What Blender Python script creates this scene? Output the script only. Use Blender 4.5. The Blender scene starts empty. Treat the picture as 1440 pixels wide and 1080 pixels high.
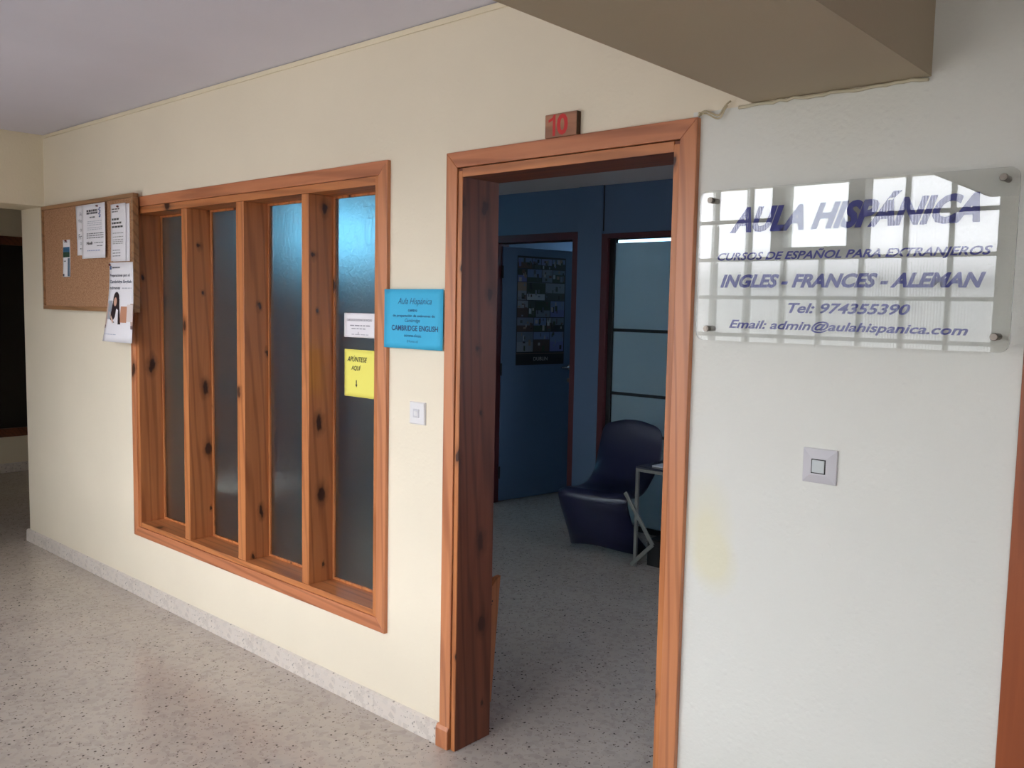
import bpy, bmesh, math, random
from mathutils import Vector, Matrix
random.seed(7)
PI = math.pi
scene = bpy.context.scene
C = scene.collection

# ------------------------------------------------------------------ camera
def cam_axes(yaw, pit, rol):
    f = Vector((-math.sin(yaw)*math.cos(pit), math.cos(yaw)*math.cos(pit), math.sin(pit)))
    r = f.cross(Vector((0, 0, 1))).normalized(); u = r.cross(f)
    return r*math.cos(rol)+u*math.sin(rol), -r*math.sin(rol)+u*math.cos(rol), f
r_, u_, f_ = cam_axes(math.radians(41.8), math.radians(-4.93), math.radians(1.12))
cd = bpy.data.cameras.new('camera'); cam = bpy.data.objects.new('camera', cd); C.objects.link(cam)
cam.matrix_world = Matrix(((r_.x, u_.x, -f_.x, 2.2594), (r_.y, u_.y, -f_.y, -2.1812), (r_.z, u_.z, -f_.z, 1.6041), (0, 0, 0, 1)))
cd.sensor_width = 36; cd.lens = 1245/1440*36; cd.clip_start = .02
scene.camera = cam

# ------------------------------------------------------------------ colour management, world
vs = scene.view_settings
vs.view_transform = 'Standard'; vs.look = 'None'; vs.gamma = 1; vs.use_curve_mapping = False
vs.exposure = -0.45
SKY = 15.0
world = bpy.data.worlds.new('overcast_sky'); scene.world = world; world.use_nodes = True
nt = world.node_tree; nt.nodes.clear()
wo = nt.nodes.new('ShaderNodeOutputWorld'); bg = nt.nodes.new('ShaderNodeBackground')
tc = nt.nodes.new('ShaderNodeTexCoord'); sp = nt.nodes.new('ShaderNodeSeparateXYZ')
rmp = nt.nodes.new('ShaderNodeValToRGB'); mr = nt.nodes.new('ShaderNodeMapRange')
nt.links.new(tc.outputs['Generated'], sp.inputs[0])
mr.inputs['From Min'].default_value = -.2; mr.inputs['From Max'].default_value = .2
nt.links.new(sp.outputs['Z'], mr.inputs['Value']); nt.links.new(mr.outputs[0], rmp.inputs[0])
els = rmp.color_ramp.elements
els[0].position = 0; els[0].color = (.30, .29, .275, 1)          # ground outdoors
els[1].position = 1; els[1].color = (.94, .97, 1, 1)
e = els.new(.5+.035/.4); e.color = (.30, .305, .315, 1)          # skyline
e = els.new(.5+.075/.4); e.color = (.95, .96, 1, 1)
nt.links.new(rmp.outputs[0], bg.inputs['Color']); bg.inputs['Strength'].default_value = SKY
nt.links.new(bg.outputs[0], wo.inputs[0])

def portal(loc, rot, sx, sy):
    l = bpy.data.lights.new('window_portal', 'AREA'); l.shape = 'RECTANGLE'; l.size = sx; l.size_y = sy
    l.cycles.is_portal = True
    o = bpy.data.objects.new('window_portal', l); o.location = loc; o.rotation_euler = rot; C.objects.link(o)
portal((-.92, -2.52, 1.46), (PI/2, 0, PI), 4.3, 1.75)
portal((-4.08, 2.6, 2.2), (PI/2, 0, -PI/2), .9, .5)
portal((2.13, 1.7, 1.6), (PI/2, 0, PI/2), 1.3, 1.1)
portal((2.63, -2.52, 1.46), (PI/2, 0, PI), .9, 1.75)
portal((-6.95, -2.05, 1.45), (PI/2, 0, -PI/2), .3, 1.9)
portal((-2.0, 6.12, 2.25), (PI/2, 0, 0), 4.4, .5)

# ------------------------------------------------------------------ materials
def lin(c):
    f = lambda v: v/12.92 if v <= .04045 else ((v+.055)/1.055)**2.4
    return (f(c[0]/255), f(c[1]/255), f(c[2]/255), 1)
class NT:
    def __init__(s, name):
        s.m = bpy.data.materials.new(name); s.m.use_nodes = True; s.t = s.m.node_tree
        s.p = s.t.nodes['Principled BSDF']; s.out = s.t.nodes['Material Output']
        s.co = s.t.nodes.new('ShaderNodeTexCoord')
    def n(s, typ, **kw):
        nd = s.t.nodes.new('ShaderNode'+typ)
        for k, v in kw.items():
            if k in nd.inputs: nd.inputs[k].default_value = v
            else: setattr(nd, k, v)
        return nd
    def l(s, a, b): s.t.links.new(a, b)
    def mapping(s, sc=(1, 1, 1), rot=(0, 0, 0), src='Object'):
        m = s.n('Mapping'); m.inputs['Scale'].default_value = sc; m.inputs['Rotation'].default_value = rot
        s.l(s.co.outputs[src], m.inputs['Vector']); return m.outputs[0]
    def ramp(s, fac, stops, interp='LINEAR'):
        r = s.n('ValToRGB'); cr = r.color_ramp; cr.interpolation = interp
        cr.elements[0].position = stops[0][0]; cr.elements[0].color = stops[0][1]
        cr.elements[1].position = stops[-1][0]; cr.elements[1].color = stops[-1][1]
        for p, c in stops[1:-1]: e = cr.elements.new(p); e.color = c
        s.l(fac, r.inputs[0]); return r.outputs[0]
    def mix(s, fac, a, b, typ='MIX'):
        m = s.n('MixRGB', blend_type=typ)
        for i, v in ((0, fac), (1, a), (2, b)):
            if hasattr(v, 'is_linked'): s.l(v, m.inputs[i])
            else: m.inputs[i].default_value = v
        return m.outputs[0]
    def bump(s, h, st, dist=.002):
        b = s.n('Bump', Strength=st, Distance=dist); s.l(h, b.inputs['Height']); s.l(b.outputs[0], s.p.inputs['Normal'])
def plain(name, c, rough=.5, metal=0, **kw):
    n = NT(name); n.p.inputs['Base Color'].default_value = lin(c) if max(c) > 1 else (*c, 1)
    n.p.inputs['Roughness'].default_value = rough; n.p.inputs['Metallic'].default_value = metal
    nz = n.n('TexNoise', Scale=60.0, Detail=3.0); n.l(n.co.outputs['Object'], nz.inputs['Vector'])
    n.bump(nz.outputs[0], kw.get('b', .05), .0005)
    return n.m

def plaster(name, base, bump=.35, sc=90, stain=False, split=None, rough=.75):
    n = NT(name); v = n.mapping()
    big = n.n('TexNoise', Scale=1.7, Detail=4.0); n.l(v, big.inputs['Vector'])
    col = n.ramp(big.outputs[0], [(0, tuple(x*.90 for x in lin(base)[:3])+(1,)), (1, tuple(x*1.03 for x in lin(base)[:3])+(1,))])
    fine = n.n('TexNoise', Scale=float(sc), Detail=4.0, Roughness=.55); n.l(v, fine.inputs['Vector'])
    vor = n.n('TexVoronoi', Scale=float(sc)*.55); n.l(v, vor.inputs['Vector'])
    hr = n.ramp(vor.outputs['Distance'], [(0.05, (1, 1, 1, 1)), (.4, (0, 0, 0, 1))])
    h = n.mix(.5, fine.outputs[0], hr, 'ADD')
    if split:                                   # a second paint right of the door, below the ledge line
        s = n.n('SeparateXYZ'); n.l(v, s.inputs[0])
        wob = n.n('TexNoise', Scale=14.0); n.l(v, wob.inputs['Vector'])
        gx = n.n('Math', operation='GREATER_THAN'); n.l(s.outputs['X'], gx.inputs[0]); gx.inputs[1].default_value = .96
        wz = n.n('Math', operation='MULTIPLY_ADD'); n.l(wob.outputs[0], wz.inputs[0]); wz.inputs[1].default_value = .012; n.l(s.outputs['Z'], wz.inputs[2])
        lz = n.n('Math', operation='LESS_THAN'); n.l(wz.outputs[0], lz.inputs[0]); lz.inputs[1].default_value = 2.152
        g2 = n.n('Math', operation='GREATER_THAN'); n.l(s.outputs['X'], g2.inputs[0]); g2.inputs[1].default_value = 1.5
        mx = n.n('Math', operation='MAXIMUM'); n.l(lz.outputs[0], mx.inputs[0]); n.l(g2.outputs[0], mx.inputs[1])
        ml = n.n('Math', operation='MULTIPLY'); n.l(gx.outputs[0], ml.inputs[0]); n.l(mx.outputs[0], ml.inputs[1])
        # yellow stain on the white paint
        def blob(x, z, rx, rz):
            mp = n.n('Mapping', vector_type='TEXTURE'); mp.inputs['Location'].default_value = (x, 0, z); mp.inputs['Scale'].default_value = (rx, 1, rz)
            n.l(n.co.outputs['Object'], mp.inputs['Vector'])
            dn = n.n('TexNoise', Scale=4.0); n.l(n.co.outputs['Object'], dn.inputs['Vector'])
            g = n.n('TexGradient', gradient_type='SPHERICAL'); n.l(mp.outputs[0], g.inputs[0])
            mm = n.n('Math', operation='MULTIPLY'); n.l(g.outputs['Fac'], mm.inputs[0]); n.l(dn.outputs[0], mm.inputs[1]); return mm.outputs[0]
        st = n.mix(1.0, blob(1.045, 1.01, .10, .17), blob(1.08, .90, .08, .10), 'ADD')
        white = n.mix(n.ramp(st, [(0.02, (0, 0, 0, 1)), (.45, (.40, .40, .40, 1))]), lin(split), lin((226, 216, 160)))
        col = n.mix(ml.outputs[0], col, white)
        hm = n.mix(ml.outputs[0], (.5, .5, .5, 1), (1, 1, 1, 1)); h = n.mix(1.0, h, hm, 'MULTIPLY')
    n.l(col, n.p.inputs['Base Color']); n.p.inputs['Roughness'].default_value = rough
    n.bump(h, bump, .004)
    return n.m

def wood(name, base, dark, axis='z', knots=.0, rough=.38, kscale=(8, 8, 4.4), coat=.25):
    n = NT(name)
    lo, hi = 1.3, 22
    sc = {'z': (hi, hi, lo), 'x': (lo, hi, hi), 'y': (hi, lo, hi)}[axis]
    oi = n.n('ObjectInfo'); v0 = n.mapping(sc)
    add = n.n('VectorMath', operation='ADD'); n.l(v0, add.inputs[0])
    cmb = n.n('CombineXYZ')
    mm = n.n('Math', operation='MULTIPLY'); n.l(oi.outputs['Random'], mm.inputs[0]); mm.inputs[1].default_value = 37.0
    for i in range(3): n.l(mm.outputs[0], cmb.inputs[i])
    n.l(cmb.outputs[0], add.inputs[1]); v = add.outputs[0]
    g = n.n('TexNoise', Scale=1.0, Detail=3.0, Distortion=1.4); n.l(v, g.inputs['Vector'])
    w = n.n('TexWave', Scale=.55, Distortion=9.0, Detail=2.0); w.inputs['Detail Scale'].default_value = .7
    w.bands_direction = 'DIAGONAL'; n.l(v, w.inputs['Vector'])
    c1 = n.ramp(g.outputs[0], [(.25, lin(dark)), (.7, lin(base))])
    lines = n.ramp(w.outputs[0], [(0, tuple(x*.62 for x in lin(dark)[:3])+(1,)), (.35, lin(base)), (1, lin(base))])
    col = n.mix(.42, c1, lines)
    fn = n.n('TexNoise', Scale=9.0, Detail=2.0); n.l(v, fn.inputs['Vector'])
    if knots:
        so = n.n('SeparateXYZ'); n.l(n.co.outputs['Object'], so.inputs[0])
        al = {'z': 'Z', 'x': 'X', 'y': 'Y'}[axis]; o1, o2 = [q for q in 'XYZ' if q != al]
        su = n.n('Math', operation='ADD'); n.l(so.outputs[o1], su.inputs[0]); n.l(so.outputs[o2], su.inputs[1])
        m1 = n.n('Math', operation='MULTIPLY_ADD'); n.l(su.outputs[0], m1.inputs[0]); m1.inputs[1].default_value = kscale[0]; n.l(mm.outputs[0], m1.inputs[2])
        m2_ = n.n('Math', operation='MULTIPLY_ADD'); n.l(so.outputs[al], m2_.inputs[0]); m2_.inputs[1].default_value = kscale[2]; n.l(mm.outputs[0], m2_.inputs[2])
        kc = n.n('CombineXYZ'); n.l(m1.outputs[0], kc.inputs[0]); n.l(m2_.outputs[0], kc.inputs[1])
        kd = n.n('TexNoise', Scale=4.0); n.l(kc.outputs[0], kd.inputs['Vector'])
        km = n.mix(.22, kc.outputs[0], kd.outputs['Color'])
        vo = n.n('TexVoronoi', Scale=1.0); vo.voronoi_dimensions = '2D'; n.l(km, vo.inputs['Vector'])
        sel = n.n('SeparateColor'); n.l(vo.outputs['Color'], sel.inputs[0])
        gt = n.n('Math', operation='GREATER_THAN'); n.l(sel.outputs[0], gt.inputs[0]); gt.inputs[1].default_value = 1-knots
        vy = n.n('Math', operation='MULTIPLY_ADD'); n.l(sel.outputs[1], vy.inputs[0]); vy.inputs[1].default_value = 1.5; vy.inputs[2].default_value = .75
        vz = n.n('Math', operation='MULTIPLY'); n.l(vo.outputs['Distance'], vz.inputs[0]); n.l(vy.outputs[0], vz.inputs[1])
        kr = n.ramp(vz.outputs[0], [(.065, (1, 1, 1, 1)), (.10, (.4, .4, .4, 1)), (.20, (0, 0, 0, 1))])
        kf = n.mix(1.0, kr, gt.outputs[0], 'MULTIPLY')
        col = n.mix(kf, col, lin((62, 28, 15)))
    n.l(col, n.p.inputs['Base Color']); n.p.inputs['Roughness'].default_value = rough
    n.p.inputs['Coat Weight'].default_value = coat; n.p.inputs['Coat Roughness'].default_value = .3
    n.bump(fn.outputs[0], .15, .001)
    return n.m

def terrazzo(name, base, rough=.19, chip=1.0, joints=True):
    n = NT(name); v = n.mapping()
    cl = n.n('TexNoise', Scale=2.2, Detail=3.0); n.l(v, cl.inputs['Vector'])
    b = lin(base); col = n.ramp(cl.outputs[0], [(.0, (b[0]*.78, b[1]*.77, b[2]*.78, 1)), (1.0, (b[0]*1.08, b[1]*1.08, b[2]*1.08, 1))])
    pale = n.n('TexVoronoi', Scale=48.0); n.l(v, pale.inputs['Vector'])
    ps = n.n('SeparateColor'); n.l(pale.outputs['Color'], ps.inputs[0])
    pc = n.ramp(ps.outputs[1], [(0, (.80, .78, .77, 1)), (.5, (1, 1, 1, 1)), (1, (1.0, .98, .95, 1))])
    col = n.mix(.75, col, pc, 'MULTIPLY')
    for scl, thr, edge, dk in ((62.0, .86, .26, (78, 67, 62)), (115.0, .80, .28, (128, 114, 106)), (36.0, .93, .17, (72, 62, 58))):
        dist = n.n('TexNoise', Scale=scl*.8); n.l(v, dist.inputs['Vector'])
        mv = n.mix(.012, v, dist.outputs['Color'], 'ADD')
        vo = n.n('TexVoronoi', Scale=scl); n.l(mv, vo.inputs['Vector'])
        s = n.n('SeparateColor'); n.l(vo.outputs['Color'], s.inputs[0])
        gt = n.n('Math', operation='GREATER_THAN'); n.l(s.outputs[0], gt.inputs[0]); gt.inputs[1].default_value = thr
        lt = n.ramp(vo.outputs['Distance'], [(edge-.06, (chip, chip, chip, 1)), (edge+.06, (0, 0, 0, 1))])
        f = n.mix(1.0, lt, gt.outputs[0], 'MULTIPLY')
        col = n.mix(f, col, lin(dk))
    n.l(col, n.p.inputs['Base Color']); 
    rr = n.ramp(cl.outputs[0], [(0, (rough*1.5,)*3+(1,)), (1, (rough*.6,)*3+(1,))]); n.l(rr, n.p.inputs['Roughness'])
    
    return n.m

def attr_print(name, rough=.5):
    n = NT(name); a = n.n('VertexColor', layer_name='Col'); n.l(a.outputs[0], n.p.inputs['Base Color'])
    n.p.inputs['Roughness'].default_value = rough; return n.m

def mixglass(name, tint, fres=1.5, rough=0.0, trans=0.0, ribs=False, extra=0.0):
    """clear pane: see-through plus a Fresnel mirror, and trans = share of white translucency"""
    n = NT(name); t = n.t; t.nodes.remove(n.p)
    tr = n.n('BsdfTransparent', Color=(*tint, 1)); gl = n.n('BsdfGlossy', Roughness=rough)
    fr = n.n('Fresnel', IOR=fres); mx = n.n('MixShader'); src = tr.outputs[0]
    if ribs:
        w = n.n('TexWave', Scale=22.0, Distortion=.6); w.bands_direction = 'X'; n.l(n.co.outputs['Object'], w.inputs['Vector'])
        rc = n.ramp(w.outputs[0], [(0, tuple(x*.80 for x in tint)+(1,)), (1, (*tint, 1))]); n.l(rc, tr.inputs['Color'])
    if trans:
        tl = n.n('BsdfTranslucent', Color=(*tint, 1)); m2 = n.n('MixShader', Fac=trans)
        n.l(src, m2.inputs[1]); n.l(tl.outputs[0], m2.inputs[2]); src = m2.outputs[0]
    n.l(fr.outputs[0], mx.inputs[0]); n.l(src, mx.inputs[1]); n.l(gl.outputs[0], mx.inputs[2])
    n.l(mx.outputs[0], n.out.inputs[0]); return n.m

M = {}
M['wall'] = plaster('cream_and_white_paint', (237, 226, 205), .28, 80, split=(224, 224, 218))
M['cream'] = plaster('cream_paint', (236, 224, 198), .22, 80)
M['white'] = plaster('white_plaster', (222, 220, 212), .25, 80)
M['ceil'] = plaster('ceiling_plaster', (224, 222, 236), .12, 60)
M['roomceil'] = plaster('room_ceiling_plaster', (215, 205, 200), .12, 60)
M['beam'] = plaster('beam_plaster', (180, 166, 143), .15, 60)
M['blue'] = plain('blue_wall_paint', (84, 104, 134), .6)
M['floor'] = terrazzo('terrazzo', (196, 185, 175))
M['base'] = terrazzo('terrazzo_skirting', (228, 219, 210), .3, .55)
M['wv'] = wood('casing_wood_upright', (204, 134, 90), (176, 104, 66), 'z', .06)
M['wh'] = wood('casing_wood_level', (200, 128, 88), (172, 100, 64), 'x', .06)
M['pv'] = wood('pine_upright', (198, 127, 76), (166, 94, 52), 'z', .6, coat=.08)
M['ph'] = wood('pine_level', (198, 127, 76), (166, 94, 52), 'x', .45)
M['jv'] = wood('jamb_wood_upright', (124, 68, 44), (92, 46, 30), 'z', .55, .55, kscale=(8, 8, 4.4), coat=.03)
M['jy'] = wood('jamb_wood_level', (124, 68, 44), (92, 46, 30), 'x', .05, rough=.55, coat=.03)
M['cork'] = None
n = NT('cork'); nz = n.n('TexNoise', Scale=140.0, Detail=4.0); n.l(n.co.outputs['Object'], nz.inputs['Vector'])
n.l(n.ramp(nz.outputs[0], [(.35, lin((150, 108, 78))), (.65, lin((186, 142, 108)))]), n.p.inputs['Base Color']); n.p.inputs['Roughness'].default_value = .9
n.bump(nz.outputs[0], .3, .001); M['cork'] = n.m
M['boardwood'] = wood('board_frame_wood', (166, 122, 84), (136, 96, 62), 'x', 0)
M['paper'] = plain('white_paper', (236, 234, 240), .7)
M['bluepaper'] = plain('blue_paper', (62, 178, 222), .7)
M['yellowpaper'] = plain('yellow_paper', (240, 232, 112), .7)
M['print'] = attr_print('printed_ink')
M['ink'] = plain('black_ink', (40, 42, 48), .6)
M['inkblue'] = plain('dark_blue_ink', (20, 72, 120), .6)
M['redpaint'] = plain('red_paint', (200, 44, 44), .5)
M['plaque'] = wood('plaque_wood', (176, 122, 92), (146, 96, 70), 'x', 0, .5)
M['plaqueside'] = plain('plaque_side', (70, 44, 22), .6)
M['plastic'] = plain('white_plastic', (226, 224, 226), .3)
M['greyplastic'] = plain('grey_switch_plastic', (204, 202, 208), .28)
M['rocker'] = plain('rocker_plastic', (196, 202, 204), .35)
M['gap'] = plain('dark_gap', (50, 48, 50), .6)
M['steel'] = plain('brushed_steel', (128, 120, 112), .3, 1)
M['chrome'] = plain('chrome', (210, 210, 210), .15, 1)
M['letter'] = plain('indigo_vinyl', (50, 54, 146), .5)
M['acrylic'] = mixglass('clear_acrylic', (.985, .99, .985), 1.68)
M['acrylicedge'] = mixglass('acrylic_edge', (.80, .84, .82), 1.5, .25, .45)
M['block'] = mixglass('ribbed_glass_block', (.97, .975, .985), 1.3, .03, .03, ribs=True)
M['clear'] = mixglass('clear_glass', (.95, .97, .97), 1.45)
M['blind'] = mixglass('light_blue_blind', (.40, .70, .86), 1.2, .3, .3)  # added tint that turns the high west window's daylight blue
M['blind3'] = mixglass('pale_grey_blind', (.54, .72, .86), 1.2, .4, .45)  # added tint that cools the daylight of the far room's window
M['blind2'] = mixglass('grey_blue_blind', (.80, .84, .92), 1.2, .4, .6)  # tinted sheet for the added east window, colours its fill light
n = NT('wavy_frosted_glass'); n.p.inputs['Transmission Weight'].default_value = 1; n.p.inputs['Base Color'].default_value = (.86, .97, .95, 1)
n.p.inputs['Roughness'].default_value = .30; n.p.inputs['IOR'].default_value = 1.35; n.p.inputs['Coat Weight'].default_value = .8; n.p.inputs['Coat Roughness'].default_value = .06
nz = n.n('TexNoise', Scale=38.0, Detail=2.0, Distortion=.6); n.l(n.co.outputs['Object'], nz.inputs['Vector']); n.bump(nz.outputs[0], .28, .005); M['frost'] = n.m
M['film'] = mixglass('frosted_film', (.86, .90, .90), 1.3, .3, .92)
M['redwood'] = plain('dark_red_frame_paint', (84, 36, 40), .45)
M['leaf'] = plain('blue_door_paint', (76, 98, 126), .5)
M['chair'] = plain('navy_plastic', (32, 34, 62), .34)
M['tablemetal'] = plain('table_metal', (150, 150, 146), .4, .6)
M['darkglass'] = plain('dark_tabletop', (58, 62, 76), .2)
M['black'] = plain('black_board', (26, 26, 28), .5)
M['mortar'] = plain('mortar', (200, 200, 196), .8)
M['sash'] = plain('white_sash', (214, 214, 210), .4)
M['woodright'] = wood('next_door_wood', (158, 84, 48), (128, 62, 34), 'z', .03)
M['darkpane'] = plain('dark_window_blind', (22, 20, 18), .4)
M['farwood'] = wood('far_window_wood', (120, 66, 40), (96, 50, 30), 'x', 0)
M['caulk'] = plain('old_caulk', (205, 196, 172), .8)
M['cable'] = plain('cream_cable', (196, 182, 150), .5)
M['pin'] = plain('pin_head', (120, 40, 40), .3)

# ------------------------------------------------------------------ geometry helpers
class MB:
    def __init__(s): s.b = bmesh.new(); s.cols = None
    def box(s, x0, x1, y0, y1, z0, z1):
        v = [s.b.verts.new((x, y, z)) for x in (x0, x1) for y in (y0, y1) for z in (z0, z1)]
        for f in ((0, 1, 3, 2), (4, 6, 7, 5), (0, 4, 5, 1), (2, 3, 7, 6), (0, 2, 6, 4), (1, 5, 7, 3)):
            s.b.faces.new([v[i] for i in f])
        return s
    def prism(s, pts, axis, a, b):
        """outline pts extruded along axis from a to b; pts are the two other coordinates in xyz order"""
        def P(p, t):
            q = list(p); q.insert(axis, t); return q
        A = [s.b.verts.new(P(p, a)) for p in pts]; B = [s.b.verts.new(P(p, b)) for p in pts]
        s.b.faces.new(A); s.b.faces.new(B[::-1])
        for i in range(len(pts)):
            j = (i+1) % len(pts); s.b.faces.new((A[i], B[i], B[j], A[j]))
        bmesh.ops.recalc_face_normals(s.b, faces=s.b.faces); return s
    def tube(s, pts, r, seg=8, cap=True):
        pts = [Vector(p) for p in pts]; rings = []
        for i, p in enumerate(pts):
            d = (pts[min(i+1, len(pts)-1)]-pts[max(i-1, 0)]).normalized()
            a = d.orthogonal().normalized() if not rings else (pa - d*pa.dot(d)).normalized()
            pa = a; b = d.cross(a)
            rings.append([s.b.verts.new(p+a*r*math.cos(2*PI*k/seg)+b*r*math.sin(2*PI*k/seg)) for k in range(seg)])
        for q in range(len(rings)-1):
            for k in range(seg):
                s.b.faces.new((rings[q][k], rings[q][(k+1) % seg], rings[q+1][(k+1) % seg], rings[q+1][k]))
        if cap: s.b.faces.new(rings[0][::-1]); s.b.faces.new(rings[-1])
        return s
    def lathe(s, prof, c, axis, seg=20):
        """prof = (radius, height) along axis from c"""
        c = Vector(c); ax = Vector(axis).normalized(); a = ax.orthogonal().normalized(); b = ax.cross(a)
        rings = [[s.b.verts.new(c+ax*h+(a*math.cos(2*PI*k/seg)+b*math.sin(2*PI*k/seg))*r) for k in range(seg)] for r, h in prof]
        for q in range(len(rings)-1):
            for k in range(seg):
                s.b.faces.new((rings[q][k], rings[q][(k+1) % seg], rings[q+1][(k+1) % seg], rings[q+1][k]))
        s.b.faces.new(rings[0][::-1]); s.b.faces.new(rings[-1]); return s
    def done(s, name, mat, parent=None, org=None, bevel=0, smooth=False, struct=False):
        bmesh.ops.recalc_face_normals(s.b, faces=s.b.faces)
        me = bpy.data.meshes.new(name)
        if org is None: org = (0, 0, 0)
        bmesh.ops.translate(s.b, verts=s.b.verts, vec=-Vector(org))
        s.b.to_mesh(me); s.b.free()
        me.materials.append(mat)
        if smooth:
            for p in me.polygons: p.use_smooth = True
        return link(name, me, parent, org, bevel, struct)
def link(name, me, parent=None, org=(0, 0, 0), bevel=0, struct=False):
    o = bpy.data.objects.new(name, me); C.objects.link(o)
    if parent is not None:
        o.parent = parent; o.location = Vector(org)-(Vector(parent['org']) if 'org' in parent.keys() else parent.location)
    else: o.location = org
    if bevel:
        b = o.modifiers.new('bevel', 'BEVEL'); b.width = bevel; b.segments = 2; b.limit_method = 'ANGLE'
    if struct: o['kind'] = 'structure'
    return o
def box(name, mat, x0, x1, y0, y1, z0, z1, parent=None, bevel=0, struct=False, org=None):
    if org is None: org = ((x0+x1)/2, (y0+y1)/2, z0)
    return MB().box(x0, x1, y0, y1, z0, z1).done(name, mat, parent, org, bevel, struct=struct)
def empty(name, loc, struct=False):
    o = bpy.data.objects.new(name, None); o.location = loc; o.empty_display_size = .05; C.objects.link(o)
    if struct: o['kind'] = 'structure'
    return o
def tag(o, label, cat, group=None):
    o['label'] = label; o['category'] = cat
    if group: o['group'] = group
    return o
def copy(o, name, loc, parent=None):
    c = o.copy(); c.name = name; c.location = loc; C.objects.link(c)
    if parent is not None: c.parent = parent
    return c

dg = None
def text_geo(txt, x0, x1, z0, z1, y, shear=0.0, bold=0.0, wob=0.0):
    """lettering as flat geometry in the plane y facing -y, fitted to the box; returns verts, faces"""
    cu = bpy.data.curves.new('t', 'FONT'); cu.body = txt; cu.shear = shear; cu.offset = bold; cu.resolution_u = 3
    o = bpy.data.objects.new('t', cu); C.objects.link(o)
    d = bpy.context.evaluated_depsgraph_get(); d.update()
    me = bpy.data.meshes.new_from_object(o.evaluated_get(d))
    vs_ = [v.co.copy() for v in me.vertices]; fs = [tuple(p.vertices) for p in me.polygons]
    bpy.data.objects.remove(o); bpy.data.curves.remove(cu); bpy.data.meshes.remove(me)
    a = min(v.x for v in vs_); b = max(v.x for v in vs_); c = min(v.y for v in vs_); e = max(v.y for v in vs_)
    out = [(x0+(v.x-a)/(b-a)*(x1-x0), y, z0+(v.y-c)/(e-c)*(z1-z0)) for v in vs_]
    return out, fs
class Print:
    """flat print: coloured rectangles and letters collected in one mesh with a colour attribute"""
    def __init__(s): s.v = []; s.f = []; s.c = []
    def poly(s, pts, y, col):
        b = len(s.v); s.v += [(p[0], y, p[1]) for p in pts]; s.f.append(tuple(range(b, b+len(pts)))); s.c.append(lin(col))
    def rect(s, x0, x1, z0, z1, y, col): s.poly([(x0, z0), (x1, z0), (x1, z1), (x0, z1)], y, col)
    def text(s, t, x0, x1, z0, z1, y, col, **k):
        v, f = text_geo(t, x0, x1, z0, z1, y, **k); b = len(s.v); s.v += v
        for q in f: s.f.append(tuple(i+b for i in q)); s.c.append(lin(col))
    def line(s, x0, x1, z, h, y, col):          # a line of small words
        x = x0
        while x < x1-.004:
            w = min(random.uniform(.012, .035), x1-x); s.rect(x, x+w, z, z+h, y, col); x += w+.005
    def done(s, name, parent, org, mat=None):
        me = bpy.data.meshes.new(name); o_ = Vector(org)
        me.from_pydata([tuple(Vector(v)-o_) for v in s.v], [], s.f); me.update()
        at = me.color_attributes.new('Col', 'FLOAT_COLOR', 'CORNER'); k = 0
        for i, p in enumerate(me.polygons):
            for _ in p.loop_indices: at.data[k].color = s.c[i]; k += 1
        me.materials.append(mat or M['print']); return link(name, me, parent, org)

# ------------------------------------------------------------------ floors, ceilings, walls
YB = -2.4; WT = .16
box('floor', M['floor'], -6.9, 3.3, -2.6, 6.2, -.1, 0, struct=True, org=(0, 0, 0))
box('ceiling', M['ceil'], -6.9, 3.3, -2.6, WT, 2.597, 2.7, struct=True, org=(0, 0, 0))
box('ceiling_room', M['roomceil'], -3.96, 2.1, WT, 6.2, 2.50, 2.62, struct=True, org=(0, 0, 0))
box('ceiling_far', M['ceil'], -6.9, -3.96, WT, 1.35, 2.597, 2.7, struct=True, org=(0, 0, 0))
# the corridor wall with its two openings
WX0, WX1, WZ0, WZ1 = -2.415, -.315, .335, 2.14
w = MB()
w.box(-3.955, WX0+.04, 0, WT, 0, 2.597).box(WX0+.04, WX1-.04, 0, WT, 0, WZ0+.03).box(WX0+.04, WX1-.04, 0, WT, WZ1-.03, 2.597)
w.box(WX1-.04, .03, 0, WT, 0, 2.597).box(.03, .955, 0, WT, 2.09, 2.597).box(.955, 1.84, 0, WT, 0, 2.597)
w.box(1.84, 2.60, 0, WT, 2.09, 2.597).box(2.60, 3.2, 0, WT, 0, 2.597)
w.done('wall_north', M['wall'], struct=True)
# glass block wall side
BX0, BX1, BZ0, BZ1, PT = -3.02, 1.18, .636, 2.316, .21
w = MB()
w.box(-6.9, BX0, YB-.2, YB, 0, 2.597).box(BX1, 2.21, YB-.2, YB, 0, 2.597).box(3.05, 3.3, YB-.2, YB, 0, 2.597).box(2.21, 3.05, YB-.2, YB, 0, BZ0).box(2.21, 3.05, YB-.2, YB, 2.30, 2.597).box(BX0, BX1, YB-.2, YB, 0, BZ0).box(BX0, BX1, YB-.2, YB, 2.30, 2.597)
w.done('wall_south', M['cream'], struct=True)
box('wall_east', M['white'], 3.2, 3.3, YB, WT, 0, 2.597, struct=True)
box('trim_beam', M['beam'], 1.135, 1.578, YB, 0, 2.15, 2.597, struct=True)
box('trim_header', M['cream'], -3.955, -3.58, YB, 0, 2.168, 2.597, struct=True)
# far end of the corridor
w = MB()
w.box(-6.9, -6.57, YB, -2.14, 0, 2.597).box(-6.9, -6.57, -1.98, 1.2, 0, 2.597).box(-6.9, -6.57, -2.14, -1.98, 0, .6).box(-6.9, -6.57, -2.14, -1.98, 2.35, 2.597).box(-6.57, -4.05, 1.2, 1.3, 0, 2.597).box(-4.05, -3.955, WT, 1.3, 0, 2.597)
w.done('wall_west', M['cream'], struct=True)
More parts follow.
